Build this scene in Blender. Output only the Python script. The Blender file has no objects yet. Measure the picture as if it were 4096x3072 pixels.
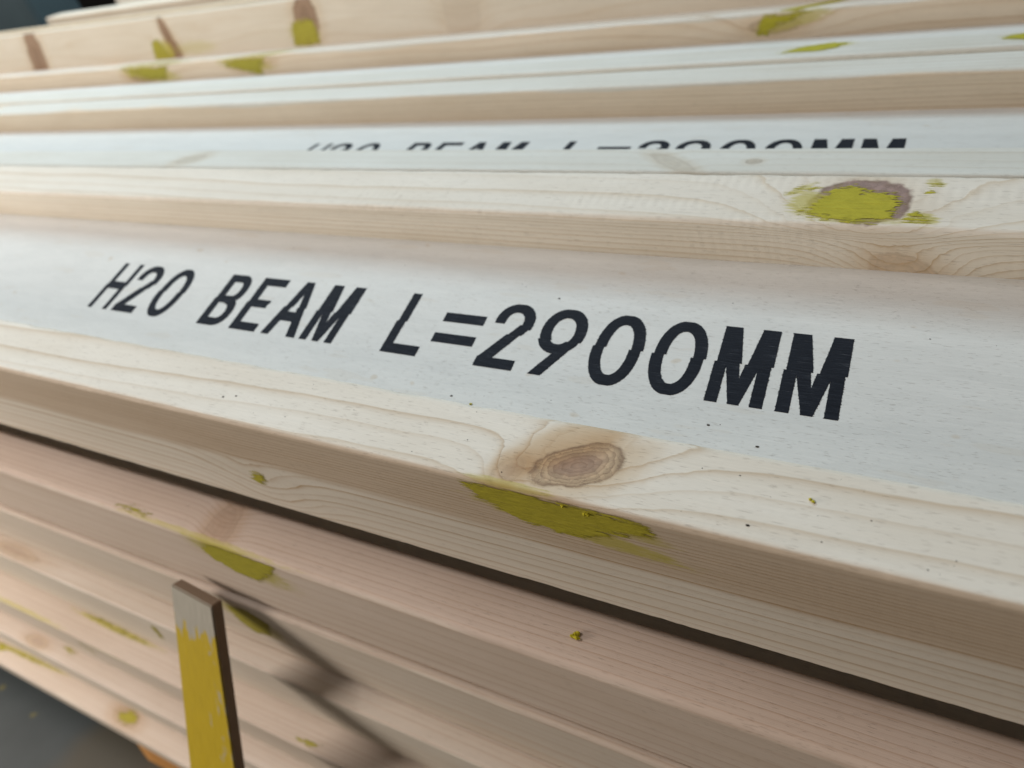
import bpy, bmesh, math, random
import numpy as np
from mathutils import Matrix, Vector, noise as mnoise

MM = 0.001
R_ = math.radians
sc = bpy.context.scene
C = sc.collection

# ------------------------------------------------------------------ camera
cam_d = bpy.data.cameras.new('camera')
cam = bpy.data.objects.new('camera', cam_d)
C.objects.link(cam)
sc.camera = cam
# columns: world X (along the beams), Y (away), Z (up) seen in camera axes (x right, y down, z forward)
RW = Matrix(((0.84199, 0.50167, -0.19843), (0.13586, -0.55314, -0.82194), (-0.5221, 0.66511, -0.5339)))
RB = Matrix((RW[0], -RW[1], -RW[2])).transposed()       # camera-to-world with Blender's axes
cam.matrix_world = Matrix.Translation((0.0, -0.20368, 0.21474)) @ RB.to_4x4()
cam_d.sensor_fit = 'HORIZONTAL'
cam_d.sensor_width = 36.0
cam_d.lens = 36.0 * 3523.0 / 4096.0
cam_d.clip_start = 0.01
cam_d.clip_end = 60.0
cam_d.dof.use_dof = True
cam_d.dof.focus_distance = 0.355
cam_d.dof.aperture_fstop = 9.5
cam_d.dof.aperture_blades = 0

# ------------------------------------------------------------------ world and lamps (workshop interior)
w = bpy.data.worlds.new('World')
sc.world = w
w.use_nodes = True
bg = w.node_tree.nodes['Background']
bg.inputs[0].default_value = (1.0, 0.91, 0.82, 1)
bg.inputs[1].default_value = 0.135

def area(name, loc, target, sx, sy, power, col):
    d = bpy.data.lights.new(name, 'AREA')
    d.shape = 'RECTANGLE'; d.size = sx; d.size_y = sy
    d.energy = power; d.color = col
    o = bpy.data.objects.new(name, d); C.objects.link(o)
    o.location = loc
    o.rotation_euler = (Vector(target) - Vector(loc)).to_track_quat('-Z', 'X').to_euler()
    return o
area('roof_light_strip', (-1.5, 1.30, 1.75), (-0.7, 0.1, 0), 0.10, 1.8, 40.0, (0.60, 0.84, 1.0))
area('ceiling_strip', (-2.1, -0.42, 2.1), (-1.6, -0.15, 0), 0.16, 1.5, 46.0, (0.98, 0.97, 1.0))
area('workshop_door', (-1.60, -0.86, 0.08), (-0.5, 0.0, -0.2), 0.44, 0.44, 14.0, (1.0, 0.93, 0.87))

sc.view_settings.view_transform = 'Standard'
sc.view_settings.look = 'None'
sc.view_settings.exposure = 0.0
sc.view_settings.gamma = 1.0
sc.cycles.use_denoising = True
sc.cycles.max_bounces = 8
sc.cycles.diffuse_bounces = 5

# ------------------------------------------------------------------ node helpers
class NB:
    def __init__(s, name, rough=0.6, spec=0.3):
        s.m = bpy.data.materials.new(name); s.m.use_nodes = True
        s.t = s.m.node_tree; s.bsdf = s.t.nodes['Principled BSDF']
        s.bsdf.inputs['Roughness'].default_value = rough
        s.bsdf.inputs['Specular IOR Level'].default_value = spec
    def put(s, sock, v):
        if isinstance(v, bpy.types.NodeSocket): s.t.links.new(v, sock)
        elif isinstance(v, (tuple, list)):
            sock.default_value = (*v, 1.0) if len(sock.default_value) == 4 and len(v) == 3 else v
        else: sock.default_value = v
    def M(s, op, a, b=None, c=None):
        n = s.t.nodes.new('ShaderNodeMath'); n.operation = op
        s.put(n.inputs[0], a)
        if b is not None: s.put(n.inputs[1], b)
        if c is not None: s.put(n.inputs[2], c)
        return n.outputs[0]
    def add(s, a, b): return s.M('ADD', a, b)
    def sub(s, a, b): return s.M('SUBTRACT', a, b)
    def mul(s, a, b): return s.M('MULTIPLY', a, b)
    def sstep(s, x, lo, hi, a=0.0, b=1.0):
        n = s.t.nodes.new('ShaderNodeMapRange'); n.interpolation_type = 'SMOOTHSTEP'
        s.put(n.inputs[0], x)
        for i, v in zip((1, 2, 3, 4), (lo, hi, a, b)): s.put(n.inputs[i], v)
        return n.outputs[0]
    def comb(s, x, y, z):
        n = s.t.nodes.new('ShaderNodeCombineXYZ')
        for i, v in enumerate((x, y, z)): s.put(n.inputs[i], v)
        return n.outputs[0]
    def noise(s, vec, scale=1.0, detail=2.0, rough=0.5):
        n = s.t.nodes.new('ShaderNodeTexNoise')
        s.put(n.inputs['Vector'], vec); s.put(n.inputs['Scale'], scale)
        s.put(n.inputs['Detail'], detail); s.put(n.inputs['Roughness'], rough)
        return n.outputs['Fac']
    def white(s, v):
        n = s.t.nodes.new('ShaderNodeTexWhiteNoise'); n.noise_dimensions = '1D'
        s.put(n.inputs['W'], v); return n.outputs['Value']
    def mix(s, f, a, b, mode='MIX'):
        n = s.t.nodes.new('ShaderNodeMix'); n.data_type = 'RGBA'; n.blend_type = mode
        s.put(n.inputs[0], f); s.put(n.inputs[6], a); s.put(n.inputs[7], b)
        return n.outputs[2]
    def scale_col(s, col, f):                 # colour * scalar
        return s.mix(1.0, col, s.comb(f, f, f), 'MULTIPLY')
    def xyz(s):
        tc = s.t.nodes.new('ShaderNodeTexCoord')
        v = s.t.nodes.new('ShaderNodeVectorMath'); v.operation = 'SCALE'
        s.t.links.new(tc.outputs['Object'], v.inputs[0]); v.inputs['Scale'].default_value = 1000.0
        p = s.t.nodes.new('ShaderNodeSeparateXYZ'); s.t.links.new(v.outputs[0], p.inputs[0])
        return p.outputs[0], p.outputs[1], p.outputs[2]
    def bump(s, h, dist, strength=1.0):
        n = s.t.nodes.new('ShaderNodeBump'); s.put(n.inputs['Height'], h)
        n.inputs['Distance'].default_value = dist; n.inputs['Strength'].default_value = strength
        s.t.links.new(n.outputs[0], s.bsdf.inputs['Normal'])
    def col(s, c): s.put(s.bsdf.inputs['Base Color'], c)

def wood(name, gy, gz, gx=0.0, zc=None, gzl=0.0, early=(0.70, 0.57, 0.41), late=(0.42, 0.24, 0.105),
         amt=0.55, warp=0.8, wx=0.004, wy=0.03, knots=(), heart_or_light=None, seed=0.0, chatter=0.0, skin=None, sharp=6.0, smears=(), lev=0.0, top=1.0):
    """sawn pine: growth rings as a phase over the section, bent around knots; heart = (z_lo, z_hi, colour)"""
    b = NB(name, 0.62, 0.22)
    X, Y, Z = b.xyz()
    ph = b.add(b.mul(Y, gy), b.mul(Z, gz))
    if zc is not None:
        ph = b.add(ph, b.mul(b.M('MINIMUM', b.sub(Z, zc), 0.0), gzl - gz))
    ph = b.add(ph, b.mul(X, gx))
    lo = b.noise(b.comb(b.add(b.mul(X, wx), seed), b.mul(Y, wy), b.mul(Z, wy)), 1.0, 2.0, 0.45)
    ph = b.add(ph, b.mul(b.sub(lo, 0.5), warp * 6.0))
    hi = b.noise(b.comb(b.mul(X, 0.035), b.add(b.mul(Y, 0.25), seed), b.mul(Z, 0.25)), 1.0, 2.0)
    ph = b.add(ph, b.mul(b.sub(hi, 0.5), 0.16))
    ph = b.add(ph, b.mul(b.sub(b.noise(b.comb(b.mul(ph, 0.21), seed, 0.0), 1.0, 1.0), 0.5), 3.2))
    kd = []
    for k in knots:
        T = Y if k['axis'] == 'z' else Z
        dx = b.sub(X, k['c'][0]); dt = b.sub(T, k['c'][1])
        a = R_(k.get('ang', 0)); ca, sa = math.cos(a), math.sin(a)
        u = b.mul(b.add(b.mul(dx, ca), b.mul(dt, sa)), 1.0 / k['r'][0])
        v = b.mul(b.sub(b.mul(dt, ca), b.mul(dx, sa)), 1.0 / k['r'][1])
        wob = b.noise(b.comb(b.mul(X, 0.08), b.mul(Y, 0.08), b.add(b.mul(Z, 0.08), seed + 3.1)), 1.0, 2.0)
        d = b.M('SQRT', b.add(b.mul(u, u), b.mul(v, v)))
        wob2 = b.noise(b.comb(b.mul(X, 0.3), b.mul(Y, 0.3), b.add(b.mul(Z, 0.3), seed + 1.3)), 1.0, 2.0)
        d = b.add(d, b.add(b.mul(b.sub(wob, 0.5), 0.45), b.mul(b.sub(wob2, 0.5), 0.16)))
        fade = b.sstep(Z, -k.get('depth', 9.0), -1.5) if k['axis'] == 'z' else b.sstep(Y, lev + 2.0, lev + k.get('depth', 9.0), 1.0, 0.0)
        g = b.mul(b.M('EXPONENT', b.mul(b.mul(d, d), -k.get('fall', 0.35))), fade)
        ph = b.add(ph, b.mul(g, k.get('amp', 3.0)))
        kd.append((k, d, fade))
    fr = b.M('FRACT', ph)
    late_m = b.mul(b.M('POWER', fr, sharp), b.sstep(fr, 0.93, 1.0, 1.0, 0.0))
    rid = b.white(b.M('FLOOR', ph))
    late_m = b.mul(late_m, b.add(b.mul(rid, 0.75), 0.35))
    late_m = b.M('MINIMUM', b.mul(late_m, amt * 1.6), 1.0)
    if top != 1.0: late_m = b.mul(late_m, b.sstep(Z, -2.5, -0.8, 1.0, top))
    fib = b.noise(b.comb(b.mul(X, 0.035), b.mul(Y, 2.0), b.add(b.mul(Z, 2.0), seed)), 1.0, 3.0, 0.6)
    tone = b.noise(b.comb(b.add(b.mul(X, 0.008), seed * 1.7), b.mul(Y, 0.05), b.mul(Z, 0.05)), 1.0, 3.0)
    pore = b.noise(b.comb(b.mul(X, 0.16), b.mul(Y, 2.6), b.add(b.mul(Z, 2.6), seed)), 1.0, 1.0)
    porem = b.sstep(pore, 0.66, 0.74)
    col = b.mix(late_m, early, late)
    if heart_or_light is not None:
        hn = b.add(Z if len(heart_or_light) < 4 else (X if heart_or_light[3] == 'x' else Y), b.mul(b.sub(b.noise(b.comb(b.mul(X, 0.006), b.mul(Y, 0.02), b.mul(Z, 0.02)), 1.0, 2.0), 0.5), 14.0))
        hm = b.sstep(hn, heart_or_light[0], heart_or_light[1])
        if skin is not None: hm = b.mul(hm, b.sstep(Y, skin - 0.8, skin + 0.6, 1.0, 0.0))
        col = b.mix(hm, col, b.mix(1.0, col, heart_or_light[2], 'MULTIPLY'))
    col = b.scale_col(col, b.add(b.mul(fib, 0.26), 0.87))
    col = b.mix(1.0, col, b.mix(tone, (0.90, 0.86, 0.80), (1.10, 1.12, 1.14)), 'MULTIPLY')
    col = b.mix(b.mul(porem, 0.25), col, (0.22, 0.14, 0.08))
    for k, d, fade in kd:
        tint = k.get('tint', (0.36, 0.22, 0.14)); halo = k.get('halo', (0.52, 0.36, 0.21))
        col = b.mix(b.mul(b.mul(b.sstep(d, 0.9, 2.0, 1.0, 0.0), k.get('hs', 0.45)), fade), col, b.mix(1.0, col, (0.82, 0.70, 0.56), 'MULTIPLY'))
        kr = b.M('FRACT', b.add(b.mul(d, k.get('n', 4.0)), b.mul(hi, 0.35)))
        krm = b.mul(b.M('POWER', kr, 2.5), b.sstep(kr, 0.9, 1.0, 1.0, 0.0))
        core = b.sstep(d, 0.25, 0.75)
        kc = b.mix(core, tint, halo)
        kc = b.mix(b.mul(krm, 0.75), kc, (0.23, 0.125, 0.065))
        kc = b.scale_col(kc, b.add(b.mul(wob2, 0.9), 0.5))
        crack = b.mul(b.sstep(b.M('ABSOLUTE', b.sub(wob2, 0.5)), 0.0, 0.03, 1.0, 0.0), b.sstep(d, 0.2, 1.0))
        kc = b.mix(b.mul(crack, 0.45), kc, (0.10, 0.055, 0.03))
        rim = b.mul(b.sstep(d, 0.80, 0.95), b.sstep(wob, 0.40, 0.60))
        kc = b.mix(b.mul(rim, k.get('rim', 0.6)), kc, (0.17, 0.10, 0.055))
        col = b.mix(b.mul(b.mul(b.sstep(d, 0.92, 1.06, 1.0, 0.0), k.get('op', 0.92)), fade), col, kc)
    for ax_, cx_, ct_, rx_, rt_, an_, st_ in smears:          # filler rubbed thinly into the grain
        T = Y if ax_ == 'z' else Z
        dx = b.sub(X, cx_); dt = b.sub(T, ct_); ca, sa = math.cos(R_(an_)), math.sin(R_(an_))
        u = b.mul(b.add(b.mul(dx, ca), b.mul(dt, sa)), 1.0 / rx_); v = b.mul(b.sub(b.mul(dt, ca), b.mul(dx, sa)), 1.0 / rt_)
        d = b.M('SQRT', b.add(b.mul(u, u), b.mul(v, v)))
        st = b.noise(b.comb(b.mul(X, 0.10), b.mul(Y, 0.9), b.add(b.mul(Z, 0.9), 5.0)), 1.0, 3.0, 0.6)
        m = b.sstep(b.add(d, b.mul(b.sub(st, 0.5), 1.5)), 0.55, 1.05, 1.0, 0.0)
        m = b.mul(m, b.sstep(Z, -3.0, -1.0) if ax_ == 'z' else b.sstep(Y, lev + 0.8, lev + 2.5, 1.0, 0.0))
        col = b.mix(b.mul(m, st_), col, b.mix(st, (0.42, 0.35, 0.05), (0.54, 0.47, 0.05)))
    b.col(col)
    hgt = b.add(b.mul(fib, 0.5), b.mul(late_m, 0.35))
    hgt = b.sub(hgt, b.mul(porem, 0.5))
    if chatter:
        wv = b.M('SINE', b.mul(X, 2 * math.pi / 5.2))
        pm = b.sstep(b.noise(b.comb(b.mul(X, 0.012), b.mul(Y, 0.05), b.mul(Z, 0.05)), 1.0, 1.0), 0.42, 0.6)
        hgt = b.add(hgt, b.mul(b.mul(wv, pm), chatter))
    b.bump(hgt, 0.00022, 0.8)
    return b.m

def web_mat(name, seed=0.0, base=(0.66, 0.635, 0.58)):
    b = NB(name, 0.58, 0.25)
    X, Y, Z = b.xyz()
    fib = b.noise(b.comb(b.mul(X, 0.05), b.mul(Y, 1.6), b.add(Z, seed)), 1.0, 4.0, 0.65)
    tone = b.noise(b.comb(b.add(b.mul(X, 0.006), seed), b.mul(Y, 0.045), 0.0), 1.0, 3.0)
    patch = b.noise(b.comb(b.mul(X, 0.02), b.mul(Y, 0.10), seed), 1.0, 2.0)
    pore = b.noise(b.comb(b.mul(X, 0.22), b.mul(Y, 2.4), seed), 1.0, 2.0)
    pm = b.sstep(pore, 0.64, 0.72)
    spot = b.noise(b.comb(b.mul(X, 0.06), b.mul(Y, 0.11), seed + 9), 1.0, 1.0)
    col = b.mix(tone, tuple(c * 0.93 for c in base), tuple(min(1, c * 1.06) for c in base))
    col = b.mix(b.mul(b.sstep(patch, 0.50, 0.53), 0.22), col, (0.74, 0.71, 0.65))
    col = b.mix(b.mul(b.sstep(patch, 0.36, 0.33), 0.25), col, (0.60, 0.53, 0.43))
    col = b.scale_col(col, b.add(b.mul(fib, 0.26), 0.87))
    col = b.mix(b.mul(pm, 0.30), col, (0.34, 0.26, 0.18))
    col = b.mix(b.mul(b.sstep(spot, 0.74, 0.80), 0.35), col, (0.50, 0.36, 0.20))
    b.col(col)
    b.bump(b.sub(b.mul(fib, 0.6), b.mul(pm, 0.6)), 0.0002, 0.8)
    return b.m

def ink_mat():
    b = NB('stencil_ink', 0.75, 0.12)
    X, Y, Z = b.xyz()
    f = b.noise(b.comb(b.mul(X, 0.07), b.mul(Y, 2.2), 0.0), 1.0, 4.0, 0.7)
    g = b.noise(b.comb(b.mul(X, 0.02), b.mul(Y, 0.3), 4.0), 1.0, 2.0)
    col = b.mix(b.sstep(f, 0.35, 0.75), (0.007, 0.008, 0.012), (0.024, 0.027, 0.035))
    col = b.mix(b.mul(b.sstep(b.add(f, b.mul(g, 0.35)), 0.80, 0.96), 0.5), col, (0.30, 0.30, 0.30))
    b.col(col)
    b.bump(f, 0.0003, 0.9)
    return b.m

def filler_mat(name='yellow_filler', base=(0.46, 0.40, 0.035), thin=True):
    b = NB(name, 0.8, 0.2)
    X, Y, Z = b.xyz()
    n = b.noise(b.comb(b.mul(X, 0.12), b.mul(Y, 0.35), b.mul(Z, 0.35)), 1.0, 4.0, 0.6)
    g = b.noise(b.comb(b.mul(X, 0.06), b.mul(Y, 1.2), b.mul(Z, 1.2)), 1.0, 3.0, 0.6)
    col = b.mix(n, tuple(c * 0.72 for c in base), tuple(min(1, c * 1.22) for c in base))
    col = b.mix(b.mul(b.sstep(g, 0.62, 0.74), 0.45), col, (0.26, 0.19, 0.06))
    b.col(col)
    at = b.t.nodes.new('ShaderNodeAttribute'); at.attribute_name = 'cover'
    gr = b.noise(b.comb(b.mul(X, 0.09), b.mul(Y, 0.9), b.mul(Z, 0.9)), 1.0, 4.0, 0.7)
    cov = at.outputs['Fac'] if thin else 1.0
    if thin: b.put(b.bsdf.inputs['Alpha'], b.sstep(b.add(b.mul(cov, 0.85), b.mul(b.sub(gr, 0.5), 1.8)), 0.24, 0.50))
    b.bump(b.add(n, g), 0.0006, 0.8)
    return b.m

# ------------------------------------------------------------------ mesh helpers
def link(name, me, mat=None, parent=None):
    o = bpy.data.objects.new(name, me); C.objects.link(o)
    if mat is not None: me.materials.append(mat)
    if parent is not None: o.parent = parent
    return o

def tag(o, label, cat, group=None):
    o['label'] = label; o['category'] = cat
    if group: o['group'] = group
    return o

def round_profile(y0, y1, z0, z1, r, n=4, sup=0.9):
    pts = []
    for cy, cz, a0 in ((y1 - r, z1 - r, 0), (y0 + r, z1 - r, 90), (y0 + r, z0 + r, 180), (y1 - r, z0 + r, 270)):
        a = R_(a0)
        d0 = (math.cos(a), math.sin(a)); d1 = (-math.sin(a), math.cos(a))
        pts.append((cy + d0[0] * r - d1[0] * sup, cz + d0[1] * r - d1[1] * sup))
        for i in range(n + 1):
            t = a + R_(90) * i / n
            pts.append((cy + r * math.cos(t), cz + r * math.sin(t)))
        pts.append((cy + d1[0] * r - d0[0] * sup, cz + d1[1] * r - d0[1] * sup))
    return pts

def sweep(pts, x0, x1, step=40.0, wob=0.0, seed=0, nick=0.0):
    """extrude a section (mm) along x with end caps; wob waves the line a little as real timber does"""
    n = max(1, int(round((x1 - x0) / step)))
    V = []; F = []; m = len(pts)
    ys = [p[0] for p in pts]; zs = [p[1] for p in pts]
    cy_, cz_, hy_, hz_ = (min(ys) + max(ys)) / 2, (min(zs) + max(zs)) / 2, (max(ys) - min(ys)) / 2, (max(zs) - min(zs)) / 2
    for i in range(n + 1):
        x = x0 + (x1 - x0) * i / n
        dy = wob * (mnoise.noise((x * 0.004, seed * 3.3, 0.2)))
        dz = wob * (mnoise.noise((x * 0.004, seed * 3.3, 7.7)))
        for y, z in pts:
            if nick:                                  # bruised, slightly fuzzy arrises
                ty = 1 if y > cy_ else -1; tz = 1 if z > cz_ else -1
                k = max(0.0, mnoise.noise((x * 0.05, ty * 3.1 + seed, tz * 2.3)) + 0.5 * mnoise.noise((x * 0.21, ty * 5.1, tz * 1.3 + seed)) - 0.05) * nick
                if max(hy_ - abs(y - cy_), hz_ - abs(z - cz_)) < 2.2: y -= ty * k; z -= tz * k
            V.append((x * MM, (y + dy) * MM, (z + dz) * MM))
    for i in range(n):
        for j in range(m):
            k = (j + 1) % m
            F.append((i * m + j, i * m + k, (i + 1) * m + k, (i + 1) * m + j))
    F.append(tuple(range(m - 1, -1, -1))); F.append(tuple(n * m + j for j in range(m)))
    me = bpy.data.meshes.new('section'); me.from_pydata(V, [], F)
    bm = bmesh.new(); bm.from_mesh(me); bmesh.ops.recalc_face_normals(bm, faces=bm.faces); bm.to_mesh(me); bm.free()
    me.polygons.foreach_set('use_smooth', [True] * (len(F) - 2) + [False] * 2)
    return me

def pt_poly(px, py, poly):
    """signed distance (mm, inside positive) of grids px, py to a polygon"""
    P = np.array(poly, float); n = len(P)
    ins = np.zeros(px.shape, bool); dist = np.full(px.shape, 1e9)
    for i in range(n):
        a = P[i]; b = P[(i + 1) % n]
        c = (a[1] > py) != (b[1] > py)
        with np.errstate(divide='ignore', invalid='ignore'):
            xi = (b[0] - a[0]) * (py - a[1]) / (b[1] - a[1]) + a[0]
        ins ^= c & (px < xi)
        e = b - a; L2 = e @ e + 1e-9
        t = np.clip(((px - a[0]) * e[0] + (py - a[1]) * e[1]) / L2, 0, 1)
        dist = np.minimum(dist, np.hypot(px - a[0] - t * e[0], py - a[1] - t * e[1]))
    return np.where(ins, dist, -dist)

def filler(parent, polys, plane, level, mat, cell=0.8, rag=1.6, thick=0.3, seed=0, name='filler_patch', clip=None):
    """proud smear of filler: a ragged height field on the top ('z') or front ('y') face at `level` mm"""
    if len(polys) > 1:
        return [filler(parent, [p], plane, level, mat, cell, rag, thick, seed + 0.37 * i, name, clip) for i, p in enumerate(polys)]
    allp = np.array([p for poly in polys for p in poly])
    a0, b0 = allp.min(0) - 5; a1, b1 = allp.max(0) + 5
    xs = np.arange(a0, a1, cell); ts = np.arange(b0, b1, cell)
    gx, gt = np.meshgrid(xs, ts, indexing='ij')
    s = np.full(gx.shape, -1e9)
    for poly in polys: s = np.maximum(s, pt_poly(gx, gt, poly))
    nz = np.zeros(gx.shape); nh = np.zeros(gx.shape)
    for i in range(gx.shape[0]):
        for j in range(gx.shape[1]):
            if s[i, j] > -7:
                x, t = xs[i], ts[j]
                nz[i, j] = mnoise.noise((x * 0.16, t * 0.75, seed)) + 0.7 * mnoise.noise((x * 0.5, t * 1.5, seed + 5))
                nh[i, j] = mnoise.noise((x * 0.12, t * 0.5, seed + 11)) + 0.6 * mnoise.noise((x * 0.6, t * 0.9, seed + 17))
    s = s + nz * rag * 0.9
    h = 0.05 + np.clip((s + 1.0) * 0.12, 0.0, thick) + np.where(s > 1.0, nh * thick * 0.32, 0)
    if clip is not None: s = np.where(gt > clip, -9.0, s)
    th = np.clip((s + 3.0) / 8.5, 0.0, 1.0)
    idx = -np.ones(gx.shape, int); V = []; F = []
    keep = s > -3.0; A_ = []
    def vid(i, j):
        if idx[i, j] < 0:
            idx[i, j] = len(V); A_.append(th[i, j])
            if plane == 'z': V.append((xs[i] * MM, ts[j] * MM, (level + h[i, j]) * MM))
            else: V.append((xs[i] * MM, (level - h[i, j]) * MM, ts[j] * MM))
        return idx[i, j]
    for i in range(len(xs) - 1):
        for j in range(len(ts) - 1):
            if keep[i, j] and keep[i + 1, j] and keep[i, j + 1] and keep[i + 1, j + 1]:
                F.append((vid(i, j), vid(i + 1, j), vid(i + 1, j + 1), vid(i, j + 1)))
    par = list(range(len(V)))
    def find(a):
        while par[a] != a: par[a] = par[par[a]]; a = par[a]
        return a
    for f in F:
        for q in f[1:]: par[find(q)] = find(f[0])
    cnt = {}
    for f in F: cnt[find(f[0])] = cnt.get(find(f[0]), 0) + 1
    best = max(cnt, key=cnt.get)
    F = [f for f in F if find(f[0]) == best]                       # one connected smear
    me = bpy.data.meshes.new(name); me.from_pydata(V, [], F)
    me.attributes.new('cover', 'FLOAT', 'POINT').data.foreach_set('value', A_)
    bm = bmesh.new(); bm.from_mesh(me)
    bmesh.ops.delete(bm, geom=[v for v in bm.verts if not v.link_faces], context='VERTS'); bm.to_mesh(me); bm.free()
    me.polygons.foreach_set('use_smooth', [True] * len(me.polygons))
    return link(name, me, mat, parent)

# ------------------------------------------------------------------ the printed marking
def rect(x0, y0, x1, y1): return lambda x, y: (x >= x0) & (x <= x1) & (y >= y0) & (y <= y1)
def para(b0, b1, t0, t1, y0, y1):
    def f(x, y):
        k = (y - y0) / (y1 - y0)
        return (y >= y0) & (y <= y1) & (x >= b0 + (t0 - b0) * k) & (x <= b1 + (t1 - b1) * k)
    return f
def ring(cx, cy, ox, oy, ix, iy, p=2.2, cond=None):
    def f(x, y):
        a = (np.abs((x - cx) / ox) ** p + np.abs((y - cy) / oy) ** p) <= 1
        b = (np.abs((x - cx) / ix) ** p + np.abs((y - cy) / iy) ** p) < 1
        r = a & ~b
        return r & cond(x, y) if cond else r
    return f
EM = [rect(0, 0, 5.5, 36), para(10.2, 14.6, 0.2, 7.6, 0, 44), para(10.0, 14.8, 17.0, 24.7, 0, 44), rect(19.3, 0, 24.7, 36), rect(0, 32, 7.2, 44), rect(17.6, 32, 24.7, 44)]
ZERO = [ring(11.4, 22, 12.2, 22.2, 6.4, 15.8, 2.2)]
TWO = [ring(11.0, 31.5, 11.3, 12.7, 5.2, 6.6, 2.1, lambda x, y: (y > 31.5) | ((x > 11) & (y > 27))),
       rect(-0.2, 29.5, 5.6, 32), para(0, 8.2, 15.2, 22.3, 5.5, 30), rect(0, 0, 22.3, 6.6)]
NINE = [ring(11.4, 29.2, 12.2, 15.0, 6.2, 8.8, 2.1), para(2.6, 9.6, 17.2, 23.4, 0, 25)]
GLYPH = {
    'H': [rect(0, 0, 4.4, 44), rect(16.6, 0, 21, 44), rect(3, 19, 18, 26)],
    '2': TWO, '0': ZERO, '9': NINE, 'M': EM,
    'B': [rect(0, 0, 6, 44), rect(0, 37.5, 13, 44), rect(0, 19.3, 13, 25.5), rect(0, 0, 13, 6.5),
          ring(12, 31.7, 9.3, 12.3, 3.4, 6.0, 2.2, lambda x, y: x > 11.5), ring(12, 12.4, 10.8, 12.4, 4.6, 6.0, 2.2, lambda x, y: x > 11.5)],
    'E': [rect(0, 0, 6, 44), rect(0, 37.5, 21.5, 44), rect(0, 19.0, 18, 25.6), rect(0, 0, 22, 6.6)],
    'A': [para(0, 6.2, 8.6, 14.2, 0, 44), para(20.6, 27.4, 10.0, 15.0, 0, 44), rect(5, 11.5, 21, 19)],
    'L': [rect(0, 0, 5.7, 44), rect(0, 0, 23.6, 6.7)],
    '=': [rect(0, 26.2, 25.6, 32.7), rect(0.2, 11.6, 26.2, 18.1)],
}
MARKING = [('H', -564.5), ('2', -538.2), ('0', -506.3), ('B', -451.4), ('E', -421.9), ('A', -394.3), ('M', -363.3), ('L', -303.6),
           ('=', -275.6), ('2', -243.7), ('9', -214.9), ('0', -183.6), ('0', -153.6), ('M', -124.8), ('M', -94.8)]
def glyph_mesh(ch, seed):
    rnd = random.Random(seed)
    dy = 0.25; V = []; F = []
    xs = np.arange(-3, 30, 0.12)
    ny = int(44 / dy)
    for r in range(ny):
        y0 = r * dy; ym = y0 + dy / 2
        m = np.zeros(xs.shape, bool)
        for f in GLYPH[ch]: m |= f(xs, np.full(xs.shape, ym))
        e = np.flatnonzero(np.diff(np.concatenate(([0], m.astype(int), [0]))))
        jog = (1.0 if y0 > 22.5 else 0.0) - 5.0 * ym / 44.0
        for a, b in zip(e[::2], e[1::2]):
            xa = xs[a] + jog + 0.10 * mnoise.noise((seed * 3.7, ym * 0.9, a * 0.05)) - rnd.random() ** 6 * 0.4
            xb = xs[min(b, len(xs) - 1)] + jog + 0.10 * mnoise.noise((seed * 5.1, ym * 0.9, b * 0.05)) + rnd.random() ** 6 * 0.4
            k = len(V)
            V += [(xa * MM, y0 * MM, 0), (xb * MM, y0 * MM, 0), (xb * MM, (y0 + dy) * MM, 0), (xa * MM, (y0 + dy) * MM, 0)]
            F.append((k, k + 1, k + 2, k + 3))
    me = bpy.data.meshes.new('printed_letter'); me.from_pydata(V, [], F)
    return me
INK = ink_mat()
def marking(web, top, dx=0.0, dy=0.0):
    for i, (ch, x) in enumerate(MARKING):
        o = link('printed_letter', glyph_mesh(ch, i + 1), INK, web)
        o.location = ((x + dx) * MM, (76.0 + dy) * MM, (top + 0.12) * MM)

# ------------------------------------------------------------------ timber beams
LB, WF, HF, DROP, TW = 200.0, 37.0, 80.0, 24.0, 32.0
def beam(u, v, tilt, mats, label, x0=-2000, x1=900, text=False, seed=0, r=2.6, group='formwork beams in the stack', wn=WF, fine=25, nick=0.0):
    root = bpy.data.objects.new('timber_beam', None); C.objects.link(root)
    root.empty_display_size = 0.05
    root.location = (0, u * MM, v * MM); root.rotation_euler = (R_(tilt), 0, 0)
    tag(root, label, 'beam', group); root['kind'] = 'thing'
    near = link('flange', sweep(round_profile(0, wn, -HF, 0, r), x0, x1, fine, 0.06, seed, nick), mats[0], root)
    far = link('flange', sweep(round_profile(LB - WF, LB, -HF, 0, r), x0, x1, fine, 0.06, seed + 7, nick), mats[1], root)
    web = link('web', sweep([(wn - 8, -DROP - TW), (LB - WF + 8, -DROP - TW), (LB - WF + 8, -DROP), (wn - 8, -DROP)], x0 + 1, x1 - 1, 100), mats[2], root)
    for p in web.data.polygons: p.use_smooth = False
    if text: marking(web, -DROP, *(text if text is not True else (0, 0)))
    return root, near, far, web

FIL = filler_mat()
FIL2 = filler_mat('old_filler', (0.42, 0.36, 0.05))
CRB = filler_mat('filler_crumbs', (0.50, 0.42, 0.02), False)
PALE = (0.76, 0.69, 0.585)
LATE = (0.52, 0.36, 0.19)
PINK = (0.92, 0.77, 0.70)

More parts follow.
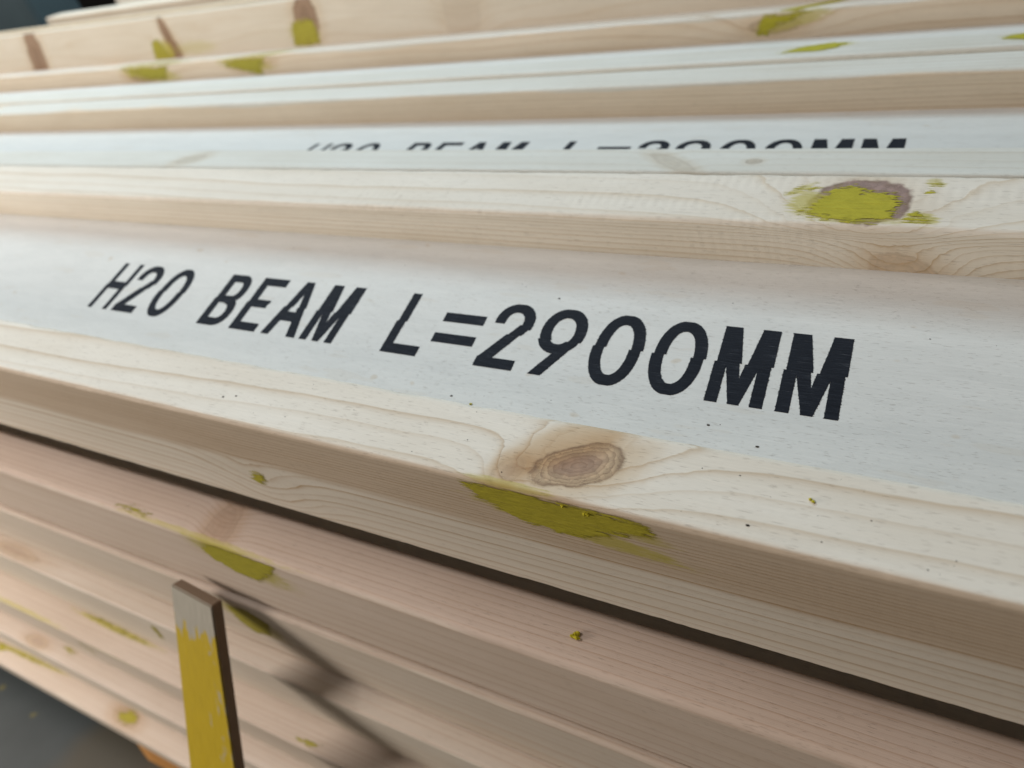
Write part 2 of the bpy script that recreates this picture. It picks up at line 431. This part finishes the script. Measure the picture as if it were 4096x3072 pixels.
# front beam, tipped towards the viewer
f1n = wood('pine_front_flange', 0.085, 0.42, gx=-0.0022, zc=-36, gzl=0.17, early=PALE, late=(0.47, 0.31, 0.155), amt=0.95, top=0.55, warp=0.13, seed=1.0, chatter=0.03,
           smears=[('y', -150, -20, 52, 7, -8, 0.75), ('y', -128, -11, 22, 5, -10, 0.6), ('z', -176, 1.5, 24, 2.2, 0, 0.5)],
           knots=[dict(axis='z', c=(-150.5, 16.5), r=(19.5, 10.5), ang=24, amp=2.6, n=6.0, fall=0.30, hs=0.9),
                  dict(axis='z', c=(-160, 25), r=(20, 7), ang=34, amp=0.9, fall=0.6, op=0.0, hs=1.0),
                  dict(axis='z', c=(-178, 7), r=(9, 6), ang=60, amp=0.8, fall=0.6, op=0.25, hs=0.8, n=2),
                  dict(axis='y', c=(-352, -62), r=(9, 7), amp=3.0, n=3, fall=0.06, op=0.0, hs=0.0)],
           heart_or_light=(-41, -33, (0.80, 0.715, 0.63)), skin=1.6)
f1f = wood('pine_front_beam_rear_flange', 0.10, 0.36, gx=0.002, early=PALE, late=LATE, amt=0.7, top=0.6, warp=0.2, seed=4.0, chatter=0.14,
           smears=[('z', -106, 178, 10, 12, 40, 0.7), ('z', -84, 168, 24, 3, 0, 0.5), ('z', -58, 170, 9, 4.5, -12, 0.7), ('z', -112, 188, 9, 2.4, 40, 0.6), ('z', -56, 194, 5, 3, -20, 0.5)], lev=163.0,
           knots=[dict(axis='z', c=(-84, 180.5), r=(22, 15.5), ang=-3, amp=3.6, n=1.2, fall=0.30, tint=(0.30, 0.20, 0.17), halo=(0.30, 0.19, 0.16), hs=0.3),
                  dict(axis='y', c=(-62, -26), r=(17, 11), ang=-32, amp=6.0, n=3.5, fall=0.28, op=0.35, tint=(0.56, 0.38, 0.22), halo=(0.52, 0.33, 0.18), hs=0.6)])
F1, n1, r1, w1 = beam(0, 0, 14, (f1n, f1f, web_mat('veneer_web_front', 1.0)),
    'front timber beam with the large black lettering, tipped towards the viewer', text=True, seed=1, fine=3, nick=0.45)
filler(n1, [[(-200, -1.5), (-193, -13), (-176, -23), (-160, -26), (-147, -24), (-135, -18), (-124, -14), (-113, -9.5), (-119, -3), (-127, -1.2), (-154, -0.9)]], 'y', 0.0, FIL, 0.7, 1.8, 0.28, 1, clip=-1.6)
filler(n1, [[(-353.9, -46.6), (-348, -44), (-343.9, -45.1), (-345.6, -52.2), (-350.3, -56.7), (-354.7, -56.9), (-357.7, -53.7)]], 'y', 0.0, FIL, 0.6, 0.7, 0.3, 2)
filler(r1, [[(-106, 171), (-104, 181), (-97, 189.5), (-88, 191.5), (-83, 188), (-71, 186), (-67, 180), (-69, 170), (-75, 166.5), (-90, 166), (-99, 168)]], 'z', 0.0, FIL, 0.7, 2.2, 0.25, 3)
filler(r1, [[(-119, 184.5), (-112, 190), (-110, 190.5), (-115, 185.5)], [(-109, 188), (-105, 191.5), (-103.5, 190), (-107, 187.5)],
            [(-110, 172), (-107, 176), (-105, 174), (-108, 170)]], 'z', 0.0, FIL, 0.6, 0.7, 0.3, 4)
filler(r1, [[(-64, 172), (-60, 175), (-57, 171), (-53, 169), (-55, 167.5), (-60, 169), (-64, 168.5)], [(-58.5, 194), (-56, 196), (-53, 194.5), (-54, 193)],
            [(-58, 188), (-57, 189.5), (-56, 188)]], 'z', 0.0, FIL, 0.6, 1.5, 0.3, 5)

# second beam, level, its marking half hidden
f2n = wood('pine_second_flange', 0.10, 0.2, gx=0.001, early=(0.71, 0.67, 0.59), late=(0.55, 0.46, 0.34), amt=0.45, warp=0.2, seed=7.0,
           knots=[dict(axis='z', c=(-642, 16), r=(15, 9), ang=20, amp=0.8, n=2, fall=0.4, op=0.3, hs=0.5, tint=(0.42, 0.36, 0.26), halo=(0.50, 0.44, 0.34)),
                  dict(axis='z', c=(-208, 14), r=(24, 6), ang=-38, amp=0.8, n=2, fall=0.4, op=0.25, hs=0.4, tint=(0.46, 0.38, 0.27), halo=(0.50, 0.43, 0.33)),
                  dict(axis='z', c=(-160, 16), r=(5, 4), amp=0.4, n=2, fall=0.4, op=0.5, hs=0.3, tint=(0.42, 0.34, 0.24), halo=(0.46, 0.38, 0.28))])
f2f = wood('pine_second_rear_flange', 0.14, 0.30, gx=0.001, early=(0.72, 0.68, 0.60), late=(0.48, 0.36, 0.23), amt=0.6, heart_or_light=(-1.2, -3.0, (1.08, 0.95, 0.82)), warp=0.25, seed=9.0,  # face warmer than its top: cool overhead light put into the colour
           knots=[dict(axis='z', c=(-60, 391), r=(7, 2.0), amp=2.0, n=2, tint=(0.10, 0.07, 0.05), halo=(0.16, 0.11, 0.08), fall=0.08)])
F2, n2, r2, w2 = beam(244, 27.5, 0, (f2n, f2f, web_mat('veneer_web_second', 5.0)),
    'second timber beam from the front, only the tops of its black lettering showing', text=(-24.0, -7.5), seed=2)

# third beam
f3n = wood('pine_third_flange', 0.12, 0.2, gx=0.002, early=(0.70, 0.66, 0.58), late=(0.46, 0.39, 0.30), amt=0.5, warp=0.3, seed=12.0,
           smears=[('z', -180, 26, 30, 11, 20, 0.8), ('z', -48, 22, 16, 10, 0, 0.7)])
f3f = wood('pine_third_rear_flange', 0.10, 0.13, gx=0.0015, early=(0.72, 0.67, 0.59), late=(0.50, 0.36, 0.22), amt=0.5, heart_or_light=(-1.2, -3.0, (1.08, 0.95, 0.82)), warp=0.4, seed=14.0,  # warm face below a cooler top, overhead light painted into the wood
           knots=[dict(axis='y', c=(-1150, -14), r=(34, 8), amp=1.5, n=2, fall=0.3, hs=0.8), dict(axis='y', c=(-930, -9), r=(30, 7), amp=1.5, n=2, fall=0.3, hs=0.8),
                  dict(axis='y', c=(-255, -12), r=(24, 7), amp=2.0, n=2, fall=0.2, op=0.5)],
           smears=[('y', -1140, -12, 70, 11, -6, 0.8), ('y', -940, -9, 55, 9, -6, 0.8), ('y', -240, -9, 40, 8, 12, 0.6), ('z', -1130, 168, 90, 8, 0, 0.55), ('z', -900, 170, 60, 8, 8, 0.55), ('z', -222, 176, 40, 9, 30, 0.7)], lev=163.0)
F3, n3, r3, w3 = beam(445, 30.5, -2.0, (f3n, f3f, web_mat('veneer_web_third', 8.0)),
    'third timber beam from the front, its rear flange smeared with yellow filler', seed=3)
filler(r3, [[(-1195, -4), (-1170, -10), (-1140, -20), (-1105, -21), (-1098, -8), (-1090, -3)]], 'y', 163.0, FIL2, 1.8, 2.5, 0.3, 6, clip=-0.5)
filler(r3, [[(-985, -8), (-950, -16), (-925, -22), (-908, -24), (-915, -12), (-900, -4), (-880, -2), (-955, -2)]], 'y', 163.0, FIL2, 1.8, 2.5, 0.3, 7, clip=-0.5)
filler(r3, [[(-1215, 164), (-1080, 165), (-1060, 176), (-1100, 170)], [(-960, 164), (-880, 166), (-860, 180), (-905, 172)]], 'z', 0.0, FIL2, 2.0, 3.0, 0.25, 8)
filler(r3, [[(-271, -18), (-268, -6), (-262, -2), (-222, -2), (-240, -9), (-252, -11), (-262, -20)]], 'y', 163.0, FIL, 1.2, 1.8, 0.3, 9, clip=-0.5)
filler(r3, [[(-256, 165), (-230, 164), (-196, 190), (-205, 193), (-232, 176)]], 'z', 0.0, FIL, 1.2, 2.2, 0.25, 10)
filler(n3, [[(-203, 14), (-193, 30), (-175, 36), (-160, 36), (-167, 20), (-175, 14)]], 'z', 0.0, FIL, 1.0, 2.0, 0.25, 11)
filler(n3, [[(-62, 18), (-54, 27), (-40, 32), (-35, 10), (-52, 12)]], 'z', 0.0, FIL, 1.0, 2.0, 0.25, 12)

# rear beam on the upper layer
def band(x, z, w, h, **k): return dict(axis='y', c=(x, z), r=(w, h), amp=1.2, n=2.0, fall=0.8, tint=(0.24, 0.13, 0.075), halo=(0.34, 0.20, 0.12), op=k.pop('op', 0.85), **k)
f4n = wood('pine_rear_flange', 0.1, 0.07, gx=0.0008, early=(0.70, 0.61, 0.49), late=(0.54, 0.38, 0.22), amt=0.4, warp=0.8, seed=17.0,
           knots=[band(-1442, -40, 22, 50, hs=0.4), band(-1112, -24, 9, 26, hs=0.5, ang=20), band(-1104, -52, 14, 20, hs=0.5), band(-842, -24, 20, 30, hs=0.5), band(-608, -30, 26, 40, hs=0.2, op=0.12)],
           smears=[('y', -1128, -48, 26, 20, 0, 0.8), ('y', -850, -40, 28, 18, 0, 0.8), ('y', -1060, -44, 50, 10, 0, 0.3)])
f4f = wood('pine_rear_far_flange', 0.1, 0.1, early=(0.76, 0.62, 0.45), amt=0.4, seed=19.0)
F4, n4, r4, w4 = beam(643, 79, -6.5, (f4n, f4f, web_mat('veneer_web_rear', 10.0)),
    'rear timber beam with dark cross knots along its raised face', seed=4)
filler(n4, [[(-1152, -64), (-1150, -32), (-1136, -28), (-1118, -50), (-1112, -66)]], 'y', 0.0, FIL2, 2.0, 2.5, 0.3, 13)
filler(n4, [[(-872, -54), (-868, -26), (-832, -24), (-826, -54)]], 'y', 0.0, FIL2, 2.0, 3.0, 0.3, 14)
f5 = wood('pine_last_flange', 0.1, 0.1, early=(0.80, 0.70, 0.57), late=(0.6, 0.45, 0.3), amt=0.3, seed=21.0)
F5, n5, r5, w5 = beam(862, 67, 0, (f5, f5, web_mat('veneer_web_last', 12.0)),
    'rearmost pale timber beam, its sawn left end short of the others', x0=-1735, seed=5, r=4.0)

# beams stacked under the front one, all lying at the same tilt
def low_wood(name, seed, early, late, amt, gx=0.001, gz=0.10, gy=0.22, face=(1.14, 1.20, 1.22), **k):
    return wood(name, gy, gz, gx=gx, early=early, late=late, amt=amt, warp=0.2, seed=seed, heart_or_light=(-1.2, -3.0, face), **k)  # faces lightened against their tops: front light put into the colour
PK = (0.62, 0.51, 0.415); PKL = (0.46, 0.29, 0.18)
la = low_wood('pine_ledge_flange', 40.0, (0.63, 0.495, 0.40), (0.44, 0.265, 0.165), 0.55, gx=-0.001, gz=0.085, gy=0.30,
              knots=[dict(axis='z', c=(-405, 9), r=(11, 22), amp=2.2, n=2.5, fall=0.4, op=0.3, hs=0.6, halo=(0.42, 0.28, 0.19))],
              smears=[('y', -392, -14, 46, 20, -14, 0.75), ('z', -420, 1.5, 90, 2.5, 0, 0.5)])
lb = low_wood('pine_lower_flange', 24.0, PK, PKL, 0.6, gx=-0.0012, gz=0.085, smears=[('y', -450, -30, 34, 22, -30, 0.6)])
lc = low_wood('pine_lower_flange_grey', 27.0, (0.63, 0.535, 0.44), PKL, 0.55, gx=0.0014,
              knots=[dict(axis='z', c=(-800, 9), r=(40, 6), amp=0.5, n=1.5, fall=0.5, op=0.35, hs=0.3)])
ld = low_wood('pine_lower_flange_pink', 31.0, PK, PKL, 0.5, gx=-0.001,
              smears=[('z', -715, 22, 75, 3.5, 0, 0.7), ('z', -850, 2, 80, 3, 0, 0.5), ('y', -700, -4, 60, 3, 0, 0.3)])
le = low_wood('pine_lower_flange_light', 35.0, (0.63, 0.53, 0.44), PKL, 0.45, gx=0.001,
              knots=[dict(axis='z', c=(-905, 8), r=(22, 7), amp=0.6, n=1.5, fall=0.5, op=0.4, hs=0.4)])
lf = low_wood('pine_bottom_flange', 44.0, (0.64, 0.535, 0.44), PKL, 0.45,
              knots=[dict(axis='z', c=(-806, 14), r=(22, 10), amp=0.8, n=1.5, fall=0.5, op=0.5, hs=0.6)], smears=[('z', -1000, 21, 90, 4, 2, 0.6)])
wl = web_mat('veneer_web_lower', 15.0)
AA, na, ra, wa = beam(-1.5, -101.4, 14, (la, la, wl), 'timber beam directly under the front one, a yellow crumb on its ledge', seed=11, wn=30.5, r=4.0, fine=5, nick=0.5)
BB, nb, rb, wb = beam(13.8, -181.0, 14, (lb, lb, wl), 'second timber beam below the front one, level with the tip of the stake', seed=6, fine=6, nick=0.5)
CC, nc, rc, wc = beam(16.4, -263.9, 14, (lc, lc, wl), 'third timber beam below the front one, crossed by the yellow stake', seed=7)
DD, nd, rd, wd = beam(11.7, -348.5, 14, (ld, ld, wl), 'fourth timber beam below the front one, an olive streak along its ledge', seed=8)
EE, ne, re_, we = beam(13.0, -431.7, 14, (le, le, wl), 'timber beam second from the bottom of the stack', seed=9)
FF, nf, rf, wf = beam(9.5, -516.0, 14, (lf, lf, wl), 'bottom timber beam of the stack, just above the floor', seed=12)
filler(na, [[(-424, -12), (-410, -2), (-382, -1), (-351, -1), (-364, -16), (-390, -37), (-408, -33), (-421, -25)]], 'y', 0.0, FIL, 0.9, 2.2, 0.22, 22, clip=-2.0)
filler(na, [[(-499, 3.5), (-485, 6), (-465, 5), (-470, 2.5)]], 'z', 0.0, FIL2, 0.8, 1.0, 0.12, 23)
filler(nb, [[(-464, -16), (-439, -9), (-426, -23), (-441, -47), (-462, -56), (-470, -44)]], 'y', 0.0, FIL2, 0.9, 2.2, 0.22, 15)
filler(nc, [[(-604, -13), (-596, -13), (-611, -43), (-620, -46)]], 'y', 0.0, FIL2, 1.0, 1.5, 0.22, 17)
filler(nd, [[(-765, 23.5), (-743, 24.2), (-700, 23.5), (-668, 22), (-700, 20), (-745, 21.5)]], 'z', 0.0, FIL2, 0.8, 1.0, 0.2, 16)
filler(nd, [[(-778, -20), (-768, -20), (-754, -34), (-763, -36)]], 'y', 0.0, FIL2, 1.0, 1.5, 0.22, 18)
filler(nd, [[(-464, 5), (-452, 8), (-437, 8), (-448, 4)]], 'z', 0.0, FIL2, 0.8, 1.0, 0.2, 19)
filler(ne, [[(-862, 16), (-850, 18), (-838, 15), (-847, 12.5)]], 'z', 0.0, FIL2, 0.8, 1.0, 0.2, 24)
filler(nf, [[(-1072, 20), (-1044, 21), (-987, 22.6), (-942, 23), (-990, 19), (-1040, 17), (-1062, 10)]], 'z', 0.0, FIL2, 1.2, 1.5, 0.25, 20)
filler(nf, [[(-822, 15), (-812, 18), (-802, 23), (-790, 19), (-789, 13), (-801, 7), (-814, 9)]], 'z', 0.0, FIL2, 1.0, 1.5, 0.25, 21)

# unseen packing strip added under front beam, also blocks light; bearer on the floor
def f1(x, y, z):                                     # front-beam coordinates to the scene
    a = R_(14); return x, y * math.cos(a) - z * math.sin(a), y * math.sin(a) + z * math.cos(a)
PT = link('added_packing_strip', sweep(round_profile(0, 30, -17.0, 0, 1.5), -2000, 900, 50), lb)
PT.location = [c * MM for c in f1(0, 146, -80.5)]; PT.rotation_euler = (R_(14), 0, 0)
tag(PT, 'unseen packing strip added in the gap under the front beam, stopping light from behind', 'strip')
blk_m = wood('orange_bearer_wood', 0.2, 0.2, early=(0.50, 0.24, 0.07), late=(0.34, 0.14, 0.04), amt=0.5, seed=46.0)
BK = link('bearer_block', sweep(round_profile(0, 150, -43, 0, 3.0), -862, -600, 20), blk_m)
BK.location = (0, 32 * MM, -596.8 * MM)
tag(BK, 'orange brown wooden bearer under the stack, by the foot of the stake', 'block')

# ------------------------------------------------------------------ yellow stake leaning on the stack
def stake_mat():
    b = NB('worn_yellow_paint', 0.55, 0.35)
    X, Y, Z = b.xyz()
    n = b.noise(b.comb(b.mul(X, 0.12), b.mul(Y, 0.12), b.mul(Z, 0.045)), 1.0, 4.0, 0.65)
    f = b.noise(b.comb(b.mul(X, 0.9), b.mul(Y, 0.9), b.mul(Z, 0.05)), 1.0, 3.0)
    geo = b.t.nodes.new('ShaderNodeTexCoord'); sep = b.t.nodes.new('ShaderNodeSeparateXYZ')
    b.t.links.new(geo.outputs['Normal'], sep.inputs[0])
    front = b.sstep(b.mul(sep.outputs[1], -1.0), 0.5, 0.7)
    edge = b.add(b.add(Z, b.mul(b.sub(n, 0.5), 60.0)), b.mul(b.sub(f, 0.5), 20.0))
    bare = b.sstep(edge, -34.0, -28.0)
    wear = b.sstep(b.add(b.add(n, b.mul(X, 0.008)), b.mul(b.sub(f, 0.5), 0.25)), 0.66, 0.76)
    bare = b.M('MAXIMUM', bare, b.mul(wear, 0.85))
    paint = b.scale_col((0.52, 0.36, 0.006), b.add(b.mul(f, 0.4), 0.75))
    grey = b.scale_col((0.42, 0.38, 0.30), b.add(b.mul(f, 0.5), 0.7))
    col = b.mix(bare, paint, grey)
    side = b.scale_col((0.23, 0.16, 0.105), b.add(b.mul(f, 0.5), 0.7))
    b.col(b.mix(front, side, col))
    b.bump(b.add(n, b.mul(f, 0.5)), 0.0005, 0.6)
    return b.m
top = Vector((-458.0, -3.0, -164.0)); low = Vector((-477.0, -43.0, -311.0))
ax = (low - top).normalized()
wd_ = Vector((1, 0, 0)); wd_ = (wd_ - ax * wd_.dot(ax)).normalized(); dp = ax.cross(wd_).normalized()
if dp.y < 0: dp = -dp
Mx = Matrix((wd_, dp, -ax)).transposed().to_4x4(); Mx.translation = top * MM
L0 = (low - top).length * 2.2
V = []; sb = bmesh.new()
rows = []
for i in range(13):
    z = -L0 * i / 12; hw = (20.0 + 6.0 * (-z) / (low - top).length * 1.0); th = 9.0
    rows.append([sb.verts.new((x * hw * MM, y * th * MM, z * MM)) for x, y in ((-1, 0), (1, 0), (1, 1), (-1, 1))])
for a, b_ in zip(rows, rows[1:]):
    for j in range(4): sb.faces.new((a[j], a[(j + 1) % 4], b_[(j + 1) % 4], b_[j]))
sb.faces.new(rows[0]); sb.faces.new(rows[-1][::-1])
bmesh.ops.recalc_face_normals(sb, faces=sb.faces)
bmesh.ops.bevel(sb, geom=[e for e in sb.edges if len(e.link_faces) == 2 and e.calc_face_angle(0) > 0.5], offset=0.0009, segments=2, affect='EDGES')
me = bpy.data.meshes.new('stake'); sb.to_mesh(me); sb.free()
ST = link('yellow_stake', me, stake_mat()); ST.matrix_world = Mx
tag(ST, 'worn yellow painted flat stake leaning against the front of the stack', 'stake')

# ------------------------------------------------------------------ crumbs of filler and specks
def crumb(x, y, z, size, label, seed, mat=CRB, lumps=5, grp=None):
    rnd = random.Random(seed); bm = bmesh.new()
    for k in range(lumps):
        s = size * rnd.uniform(0.28, 0.55)
        m = Matrix.Translation(((rnd.uniform(-.8, .8) * size) * MM, (rnd.uniform(-.5, .5) * size) * MM, (s * rnd.uniform(0.6, 1.0)) * MM)) @ Matrix.Diagonal((rnd.uniform(.8, 1.5), rnd.uniform(.7, 1.2), rnd.uniform(.6, 1.1), 1))
        g = bmesh.ops.create_icosphere(bm, subdivisions=2, radius=s * MM, matrix=m)
        for v in g['verts']: v.co += Vector((rnd.uniform(-1, 1), rnd.uniform(-1, 1), rnd.uniform(-1, 1))) * s * 0.16 * MM
    me = bpy.data.meshes.new('filler_crumb'); bm.to_mesh(me); bm.free()
    o = link('filler_crumb', me, mat); o.location = (x * MM, y * MM, z * MM)
    tag(o, label, 'crumb', grp)
    return o
crumb(*f1(-168.6, -11.1, -98), 2.6, 'yellow filler crumb lying on the ledge under the front beam', 3, lumps=8)
crumb(*f1(-231.5, 52.5, -24), 0.9, 'pair of tiny dark yellow crumbs on the lettered web', 5, CRB, 4)
crumb(*f1(-64, 21.6, 0), 0.9, 'tiny dark crumb on the front flange, right of its knot', 6, CRB, 3)
crumb(*f1(-150.5, -0.6, -3.5), 1.1, 'left of two yellow crumbs stuck on the filler below the front knot', 7, lumps=6)
crumb(*f1(-140.5, -0.8, -5.0), 1.3, 'right of two yellow crumbs stuck on the filler below the front knot', 8, lumps=7)

speck_m = NB('dark_speck', 0.8, 0.1); speck_m.col((0.05, 0.04, 0.03)); speck_m = speck_m.m
rnd = random.Random(77); bm = bmesh.new()
spots = [(-118.5, 63.7, -24), (-96.2, 57.2, -24), (-218.6, 126.9, -24), (-244.4, 55.6, -24), (-342.6, 15.5, 0), (-350.3, 13.4, 0), (-81.5, 7.1, 0)]
for k in range(46):
    if rnd.random() < 0.55: spots.append((rnd.uniform(-330, -5), rnd.uniform(4, 33), 0))
    else: spots.append((rnd.uniform(-480, -10), rnd.uniform(48, 150), -24))
for i, (x, y, z) in enumerate(spots):
    s = (0.55 if i < 7 else rnd.uniform(0.12, 0.32)) * MM
    p = f1(x, y, z)
    bmesh.ops.create_icosphere(bm, subdivisions=1, radius=s, matrix=Matrix.Translation([c * MM for c in p]) @ Matrix.Diagonal((rnd.uniform(.8, 1.8), 1, .5, 1)))
me = bpy.data.meshes.new('sawdust_specks'); bm.to_mesh(me); bm.free()
SP = link('sawdust_specks', me, speck_m)
tag(SP, 'scattered dark sawdust specks on the front beam', 'sawdust'); SP['kind'] = 'stuff'

# ------------------------------------------------------------------ floor and background
def floor_mat():
    b = NB('painted_concrete', 0.5, 0.35)
    X, Y, Z = b.xyz()
    n = b.noise(b.comb(b.mul(X, 0.01), b.mul(Y, 0.01), 0.0), 1.0, 4.0, 0.6)
    g = b.noise(b.comb(b.mul(X, 0.003), b.mul(Y, 0.006), 3.0), 1.0, 2.0)
    col = b.mix(n, (0.040, 0.046, 0.045), (0.080, 0.090, 0.088))
    stack_shade = b.sstep(b.add(X, b.mul(b.sub(g, 0.5), 180.0)), -1000.0, -960.0)  # brown shade beside the stack, painted into the floor colour
    col = b.mix(b.mul(stack_shade, 0.75), col, (0.085, 0.07, 0.045))
    y = b.noise(b.comb(b.mul(X, 0.03), b.mul(Y, 0.03), 8.0), 1.0, 2.0)
    col = b.mix(b.mul(b.sstep(y, 0.66, 0.74), 0.4), col, (0.30, 0.24, 0.03))
    b.col(col); b.bump(n, 0.002, 0.4)
    return b.m
fm = bpy.data.meshes.new('floor'); fm.from_pydata([(-8, -5, -0.64), (6, -5, -0.64), (6, 7, -0.64), (-8, 7, -0.64)], [], [(0, 1, 2, 3)])
FL = link('floor', fm, floor_mat()); FL['kind'] = 'structure'; FL['label'] = 'grey blue painted concrete floor'

def plain(name, col, rough=0.6):
    b = NB(name, rough, 0.2); X, Y, Z = b.xyz()
    n = b.noise(b.comb(b.mul(X, 0.006), b.mul(Y, 0.006), b.mul(Z, 0.006)), 1.0, 3.0)
    b.col(b.scale_col(col, b.add(b.mul(n, 0.7), 0.65))); return b.m
wm = bpy.data.meshes.new('back_wall'); wm.from_pydata([(-8, 5.0, -0.64), (6, 5.0, -0.64), (6, 5.0, 3.2), (-8, 5.0, 3.2)], [], [(0, 1, 2, 3)])
WA = link('back_wall', wm, plain('dark_wall', (0.03, 0.028, 0.026))); WA['kind'] = 'structure'; WA['label'] = 'dark workshop wall far behind the stack'

def box(name, size, loc, mat, rot=(0, 0, 0), bev=0.006):
    bm = bmesh.new(); bmesh.ops.create_cube(bm, size=1.0, matrix=Matrix.Diagonal((*size, 1)))
    bmesh.ops.bevel(bm, geom=bm.edges[:], offset=bev, segments=2, affect='EDGES')
    me = bpy.data.meshes.new(name); bm.to_mesh(me); bm.free()
    o = link(name, me, mat); o.location = loc; o.rotation_euler = rot; return o

# grey-green post and dim shapes behind the stack, far left
PI = box('steel_post', (0.30, 0.12, 2.4), (-2.34, 1.10, 0.56), plain('grey_green_paint', (0.085, 0.115, 0.12), 0.45), rot=(0, R_(-14), 0))
tag(PI, 'grey green steel post behind the stack at the far left', 'post')
CB = box('storage_cabinet', (0.9, 0.5, 1.5), (-3.6, 3.9, 0.11), plain('dim_grey', (0.16, 0.155, 0.15)))
tag(CB, 'dim grey blurred cabinet in the dark behind the rear beams', 'cabinet')
